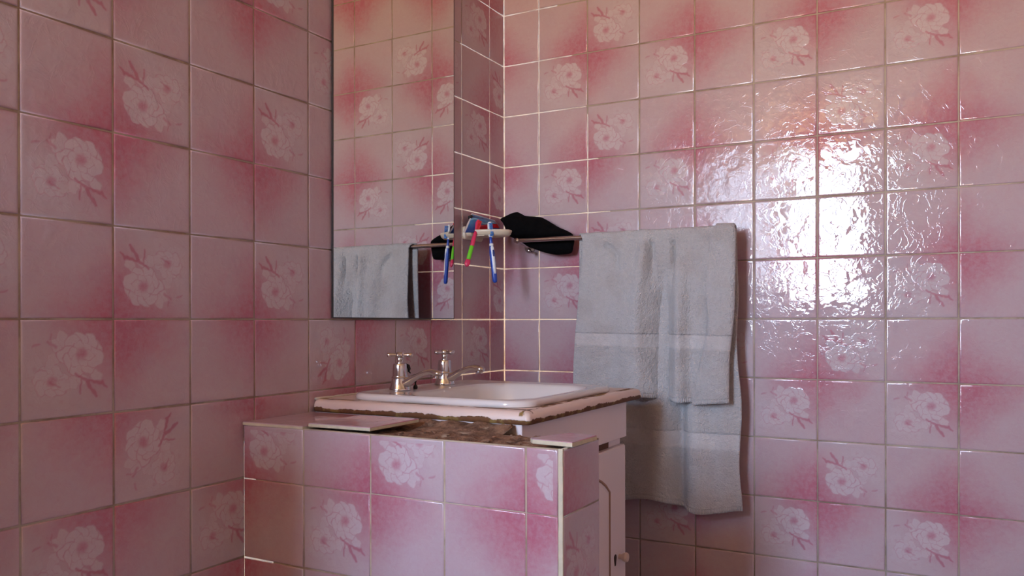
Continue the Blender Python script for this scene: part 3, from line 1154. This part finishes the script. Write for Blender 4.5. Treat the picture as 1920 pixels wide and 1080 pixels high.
cpx = [(937, 410), (950, 403), (965, 397), (974, 400), (981, 404), (1008, 406), (1021, 411), (1034, 419), (1046, 426), (1058, 431), (1069, 437), (1073, 443),
       (1074, 452), (1072, 462), (1068, 474), (1050, 477), (1037, 477), (1018, 473), (1003, 468), (985, 461), (980, 455), (968, 449), (955, 443), (948, 430), (942, 418)]
loop = smooth_loop([px_on_y(px, py, -.05) for px, py in cpx], 140)
cx, cz = px_on_y(1008, 440, -.05)
mb = MB(); nr = 26
def blob(side):
    rings = []
    for k in range(nr+1):
        t = 1-k/nr
        q = max(t, .002)
        prof = math.sqrt(max(0, 1-t**3.0))
        ring = []
        for (x, z) in loop:
            X = cx+(x-cx)*q; Z = cz+(z-cz)*q
            if side < 0:   # towards the room: fat above the bar, pinched behind it
                fat = .058 if Z > RZ else .030
                pin = gz(Z, RZ+.001, .011)
                y = -.040-prof*((.046 if Z > RZ else .022)*(1-.55*pin)+.0)
                if Z < RZ+.008: y = max(y, RYY+.0085)
                y -= prof*(.004*mnoise.noise(Vector((X*38, Z*60, 2)))+.003*math.sin(X*70+Z*120))*(0 if Z < RZ+.01 else 1)
            else:
                y = -.040+prof*.030
            ring.append((X, y, Z))
        rings.append(ring)
    return rings
f_ = blob(-1); g_ = blob(1)
mb.loft(g_[::-1]+f_[1:], cap0=True, cap1=True)
m, nt, b = newmat('black_knit')
o_ = objco()
setc(b, 'Base Color', mixc(noise(o_, 90, 4), (.0035, .0033, .0038), (.009, .0085, .0095)))
b.inputs['Roughness'].default_value = .95
b.inputs['Specular IOR Level'].default_value = .08
wv = nt.nodes.new('ShaderNodeTexWave'); wv.inputs['Scale'].default_value = 260; wv.inputs['Distortion'].default_value = 1.5
nt.links.new(o_, wv.inputs['Vector'])
setc(b, 'Normal', bump(N(wv.outputs['Fac'])*.5+noise(o_, 60, 3)*2.0, 1.0, .002))
bk = mb.build('black_cloth', m)
tag(bk, 'crumpled black cloth tucked over the left end of the towel rail', 'cloth')

# ------------------------------------------------------------------ toothbrush holder
L0 = (0, -.185, .240)
hold = thing('toothbrush_holder', 'cream plastic toothbrush holder fixed to the wall right of the mirror', 'toothbrush holder', L0)
HY0, HY1 = -.232, -.140
def tongue(ins, z, n=40, ext=0.118):
    pts = []
    cy = (HY0+HY1)/2; hw_ = (HY1-HY0)/2-ins
    for i in range(n+1):
        a = -math.pi/2+math.pi*i/n
        pts.append((.004+(ext-ins-.004)*abs(math.cos(a))**.75, cy+.012*math.cos(a)+hw_*math.sin(a), z))
    return pts
mb = MB()
zt_ = .243
mb.loft([tongue(.010, zt_-.016), tongue(.004, zt_-.012), tongue(.0012, zt_-.006), tongue(0, zt_-.002), tongue(.001, zt_), tongue(.0035, zt_+.0008),
         tongue(.006, zt_-.0005), tongue(.007, zt_-.003)])
rel(mb, L0).build('shelf', MCREAM, hold, loc=(0, 0, 0), ang=50)
mb = MB()
def plate(ins, x):
    return [(x, a, c_) for (a, c_, _) in rrect(HY0-.004+ins, HY1+.004-ins, .2185+ins, .2545-ins, .010, 6)]
mb.loft([plate(0, .0008), plate(0, .006), plate(.0015, .0085), plate(.004, .0095)])
rel(mb, L0).build('back_plate', MCREAM, hold, loc=(0, 0, 0), ang=50)
mb = MB()
cyy = -.190
mb.loft([[(.052+.012*math.cos(a), cyy-.034+.0035*math.sin(a)-k*.001, .2275-k*.0016) for a in [i*math.pi/8 for i in range(16)]] for k in (0, 1)])
rel(mb, L0).build('slot_rim', MCREAM, hold, loc=(0, 0, 0))

# ------------------------------------------------------------------ toothbrushes
MBLUE = simple('blue_plastic', srgb(36, 72, 170), .3, nscale=60, namt=.1)
MWHITE = simple('white_plastic', srgb(232, 232, 232), .3, nscale=60, namt=.03)
MPINK = simple('pink_plastic', srgb(214, 52, 92), .35, nscale=60, namt=.1)
MGREEN = simple('green_plastic', srgb(112, 206, 40), .35, nscale=60, namt=.08)
MNAVY = simple('navy_rubber', srgb(32, 44, 110), .5, nscale=60, namt=.1)
MBRIS = simple('blue_bristle', srgb(70, 130, 200), .8, nscale=300, namt=.3)


def brush_thing(top, bot, label):
    t = thing('toothbrush', label, 'toothbrush', bot, 'toothbrushes in the cream holder')
    return t, Vector(bot), (Vector(top)-Vector(bot))


# anchor points from the holder slots
yT, zT = px_on_x(917, 416, .070); yB, zB = px_on_x(928.5, 530, .086)
B0 = (.086, yB, zB); T0 = (.070, yT, zT)
t, b0, ax = brush_thing(T0, B0, 'blue and white adult toothbrush standing in the holder, right one of two')
view = (Vector((1.2, -2.15, 0))-b0); view.z = 0; view.normalize()
sidev = view.cross(ax.normalized()).normalized()
face = Vector((.88, -.47, 0))
def P_(f, off=(0, 0)): return tuple(ax*f+face*off[0]+sidev*off[1])
mb = MB()
mb.tube([P_(f) for f in (0, .012, .04, .12, .25, .38, .50, .58, .64, .70, .76)], [.0030, .0055, .0068, .0070, .0068, .0075, .0075, .0060, .0046, .0040, .0036], n=16, flat=.8, flatdir=view)
mb.build('handle', MBLUE, t, loc=(0, 0, 0))
mb = MB()
mb.tube([P_(f, (.0032, .0004)) for f in (.135, .15, .25, .38, .50, .58, .62)], [.0012, .0040, .0044, .0050, .0052, .0048, .0015], n=14, flat=.75, flatdir=view)
mb.build('grip_inlay', MWHITE, t, loc=(0, 0, 0))['label'] = 'white inlay on the handle'
mb = MB()
mb.tube([P_(f, (.0062, .0004)) for f in (.42, .435, .48, .53, .545)], [.0008, .0026, .0032, .0026, .0008], n=12, flat=.6, flatdir=view)
mb.build('thumb_pad', MNAVY, t, loc=(0, 0, 0))['label'] = 'navy oval thumb pad'
mb = MB()
mb.tube([P_(f) for f in (.60, .61, .635, .645)], [.0050, .0060, .0058, .0046], n=16, flat=.85, flatdir=view)
mb.build('collar', MWHITE, t, loc=(0, 0, 0))['label'] = 'white collar ring'
mb = MB()
mb.tube([P_(f, (0, -.001)) for f in (.74, .76, .80, .90, .97, .995, 1.0)], [.0035, .0058, .0068, .0068, .0062, .0040, .0015], n=16, flat=.55, flatdir=view)
mb.build('head', MWHITE, t, loc=(0, 0, 0))
mb = MB()
rgb = random.Random(2)
for i in range(11):
    for j in range(3):
        f = .775+.195*i/10; o_s = -.0022+.0026*j
        q0 = P_(f, (.003, o_s)); q1 = P_(f+rgb.uniform(-.004, .004), (.0115, o_s+rgb.uniform(-.0006, .0006)))
        mb.tube([q0, q1], [.0011, .0013], n=6)
q = mb.build('bristles', MBRIS, t, loc=(0, 0, 0)); q['kind'] = 'stuff'

yT, zT = px_on_x(898, 412, .040); yB, zB = px_on_x(874.5, 500, .030)
t, b0, ax = brush_thing((.040, yT, zT), (.030, yB, zB), 'pink and green child toothbrush leaning in the holder, left one of two')
view = (Vector((1.2, -2.15, 0))-b0); view.z = 0; view.normalize()
sidev = view.cross(ax.normalized()).normalized()
mb = MB()
mb.tube([P_(f) for f in (.42, .46, .52, .60, .70, .76)], [.0045, .0058, .0062, .0058, .0048, .0042], n=14, flat=.8, flatdir=view)
mb.build('handle', MPINK, t, loc=(0, 0, 0))
mb = MB()
mb.tube([P_(f) for f in (.15, .17, .30, .42, .45)], [.0048, .0058, .0060, .0058, .0045], n=14, flat=.8, flatdir=view)
mb.build('lower_grip', MGREEN, t, loc=(0, 0, 0))['label'] = 'bright green lower grip'
mb = MB()
mb.tube([P_(f) for f in (.0, .03, .08, .13, .17)], [.0020, .0062, .0078, .0066, .0050], n=16, flat=.55, flatdir=view)
mb.build('foot', MPINK, t, loc=(0, 0, 0))['label'] = 'red rounded handle end'
mb = MB()
mb.tube([P_(f) for f in (.74, .78, .82, .92, .98, 1.0)], [.0042, .0062, .0072, .0070, .0050, .002], n=16, flat=.55, flatdir=view)
mb.build('head', MPINK, t, loc=(0, 0, 0))
mb = MB()
for i in range(8):
    for j in range(3):
        f = .80+.16*i/7; o_s = -.003+.003*j
        mb.tube([P_(f, (.002, o_s)), P_(f, (.010, o_s*1.1))], [.0012, .0014], n=6)
q = mb.build('bristles', simple('red_bristle', srgb(226, 60, 70), .8, nscale=300, namt=.3), t, loc=(0, 0, 0)); q['kind'] = 'stuff'

# ------------------------------------------------------------------ toothpaste tube


def tube_material():
    m, nt, b = newmat('printed_tube')
    uvn = nt.nodes.new('ShaderNodeUVMap'); uvn.uv_map = 'uv'
    u, v, _ = sepxyz(uvn.outputs[0])
    o = objco(); n1 = noise(o, 45, 3)
    uu = u+(n1-.5)*.06
    white = srgb(214, 208, 206)
    c = mixc(nsm(.3, .8, v+n1*.3), srgb(22, 72, 150), srgb(60, 130, 180))
    st = nsm(.78, .80, v)*(1-nsm(.84, .86, v))
    c = mixc(st, c, srgb(36, 48, 120))
    st2 = (1-nsm(.03, .045, nabs(v-.63-.1*N.m('SINE', u*11))))
    c = mixc(st2*.7, c, srgb(150, 200, 214))
    band_ = 1-nsm(.13, .15, nabs(v-(.12+.46*uu)))
    c = mixc(band_*nsm(.18, .22, u), c, srgb(190, 30, 52))
    spot = 1-nsm(.10, .115, N.m('SQRT', (u-.83)*(u-.83)+(v-.42)*(v-.42)))
    c = mixc(spot, c, srgb(214, 40, 46))
    bord = nmax(nmax(1-nsm(.02, .03, u), nsm(.95, .96, u)), nsm(.93, .94, v))
    c = mixc(bord, c, white)
    setc(b, 'Base Color', c); b.inputs['Roughness'].default_value = .28
    setc(b, 'Normal', bump(noise(o, 30, 3), .6, .003))
    return m


qp = [(869, 436), (888, 399), (931, 413), (943, 436)]       # bl, tl, tr, br
Q = [px_on_x(px, py, .030) for px, py in qp]
L0 = (.030, (Q[0][0]+Q[3][0])/2, (Q[0][1]+Q[3][1])/2)
mb = MB(); n_ = 26
grid = {}
for side in (1, -1):
    vs = []; uv_ = []; fs = []
    for i in range(n_+1):
        for j in range(n_+1):
            a, c_ = i/n_, j/n_
            y = (1-a)*((1-c_)*Q[0][0]+c_*Q[1][0])+a*((1-c_)*Q[3][0]+c_*Q[2][0])
            z = (1-a)*((1-c_)*Q[0][1]+c_*Q[1][1])+a*((1-c_)*Q[3][1]+c_*Q[2][1])
            e = (max(0, math.sin(math.pi*a))**.5)*(max(0, math.sin(math.pi*min(1, c_*.9+.1)))**.5)
            x = .024+.006*(1-c_)+side*(.0105*e+.0004)+.0012*mnoise.noise(Vector((y*60, z*60, 1)))
            vs.append((x, y, z)); uv_.append((a, c_))
    for i in range(n_):
        for j in range(n_):
            k = i*(n_+1)+j; f = (k, k+n_+1, k+n_+2, k+1)
            fs.append(f if side > 0 else f[::-1])
    mb.add(vs, fs, uv_)
tb = thing('toothpaste_tube', 'flattened blue and red toothpaste tube lying behind the toothbrushes', 'toothpaste', L0)
rel(mb, L0).build('tube', tube_material(), tb, loc=(0, 0, 0))
yb, zb = px_on_x(882, 407, .026)
mb = MB(); mb.tube([(.022, yb-.004, zb-.002), (.026, yb, zb), (.028, yb+.005, zb+.003)], [.004, .0048, .004], n=12)
rel(mb, L0).build('cap', MDARK, tb, loc=(0, 0, 0))['label'] = 'small black cap at the corner'

# ------------------------------------------------------------------ light
SKY, GROUND = 64.0, 64.0
w = bpy.data.worlds.new('world'); sc.world = w; w.use_nodes = True
nt = w.node_tree; N.nt = nt
tc = nt.nodes.new('ShaderNodeTexCoord')
_, _, dz = sepxyz(tc.outputs['Generated'])
up_ = nsm(-.06, .06, dz)
hi = nsm(.0, .6, dz)
skyc = mixc(hi, (.66, .80, 1.0), (.33, .56, 1.0))
bgc = mixc(up_, (1.0*GROUND/SKY, .64*GROUND/SKY, .28*GROUND/SKY), skyc)
nt.links.new(bgc, nt.nodes['Background'].inputs[0])
nt.nodes['Background'].inputs[1].default_value = SKY
wcx, wcz = (WX0+WX1)/2, (WZ0+WZ1)/2
l = bpy.data.lights.new('window_portal', 'AREA'); l.shape = 'RECTANGLE'; l.size = WX1-WX0; l.size_y = WZ1-WZ0
l.cycles.is_portal = True
po = bpy.data.objects.new('window_portal', l); col.objects.link(po)
po.location = (wcx, RY-.055, wcz+EZ); po.rotation_euler = (math.radians(90), 0, 0)

vs_ = sc.view_settings
sc.display_settings.display_device = 'sRGB'
vs_.view_transform = 'Standard'; vs_.look = 'None'; vs_.gamma = 1; vs_.use_curve_mapping = False
vs_.exposure = 0
sc.cycles.max_bounces = 8; sc.cycles.diffuse_bounces = 5; sc.cycles.glossy_bounces = 4
sc.cycles.use_denoising = True
sc.cycles.caustics_reflective = False; sc.cycles.caustics_refractive = False
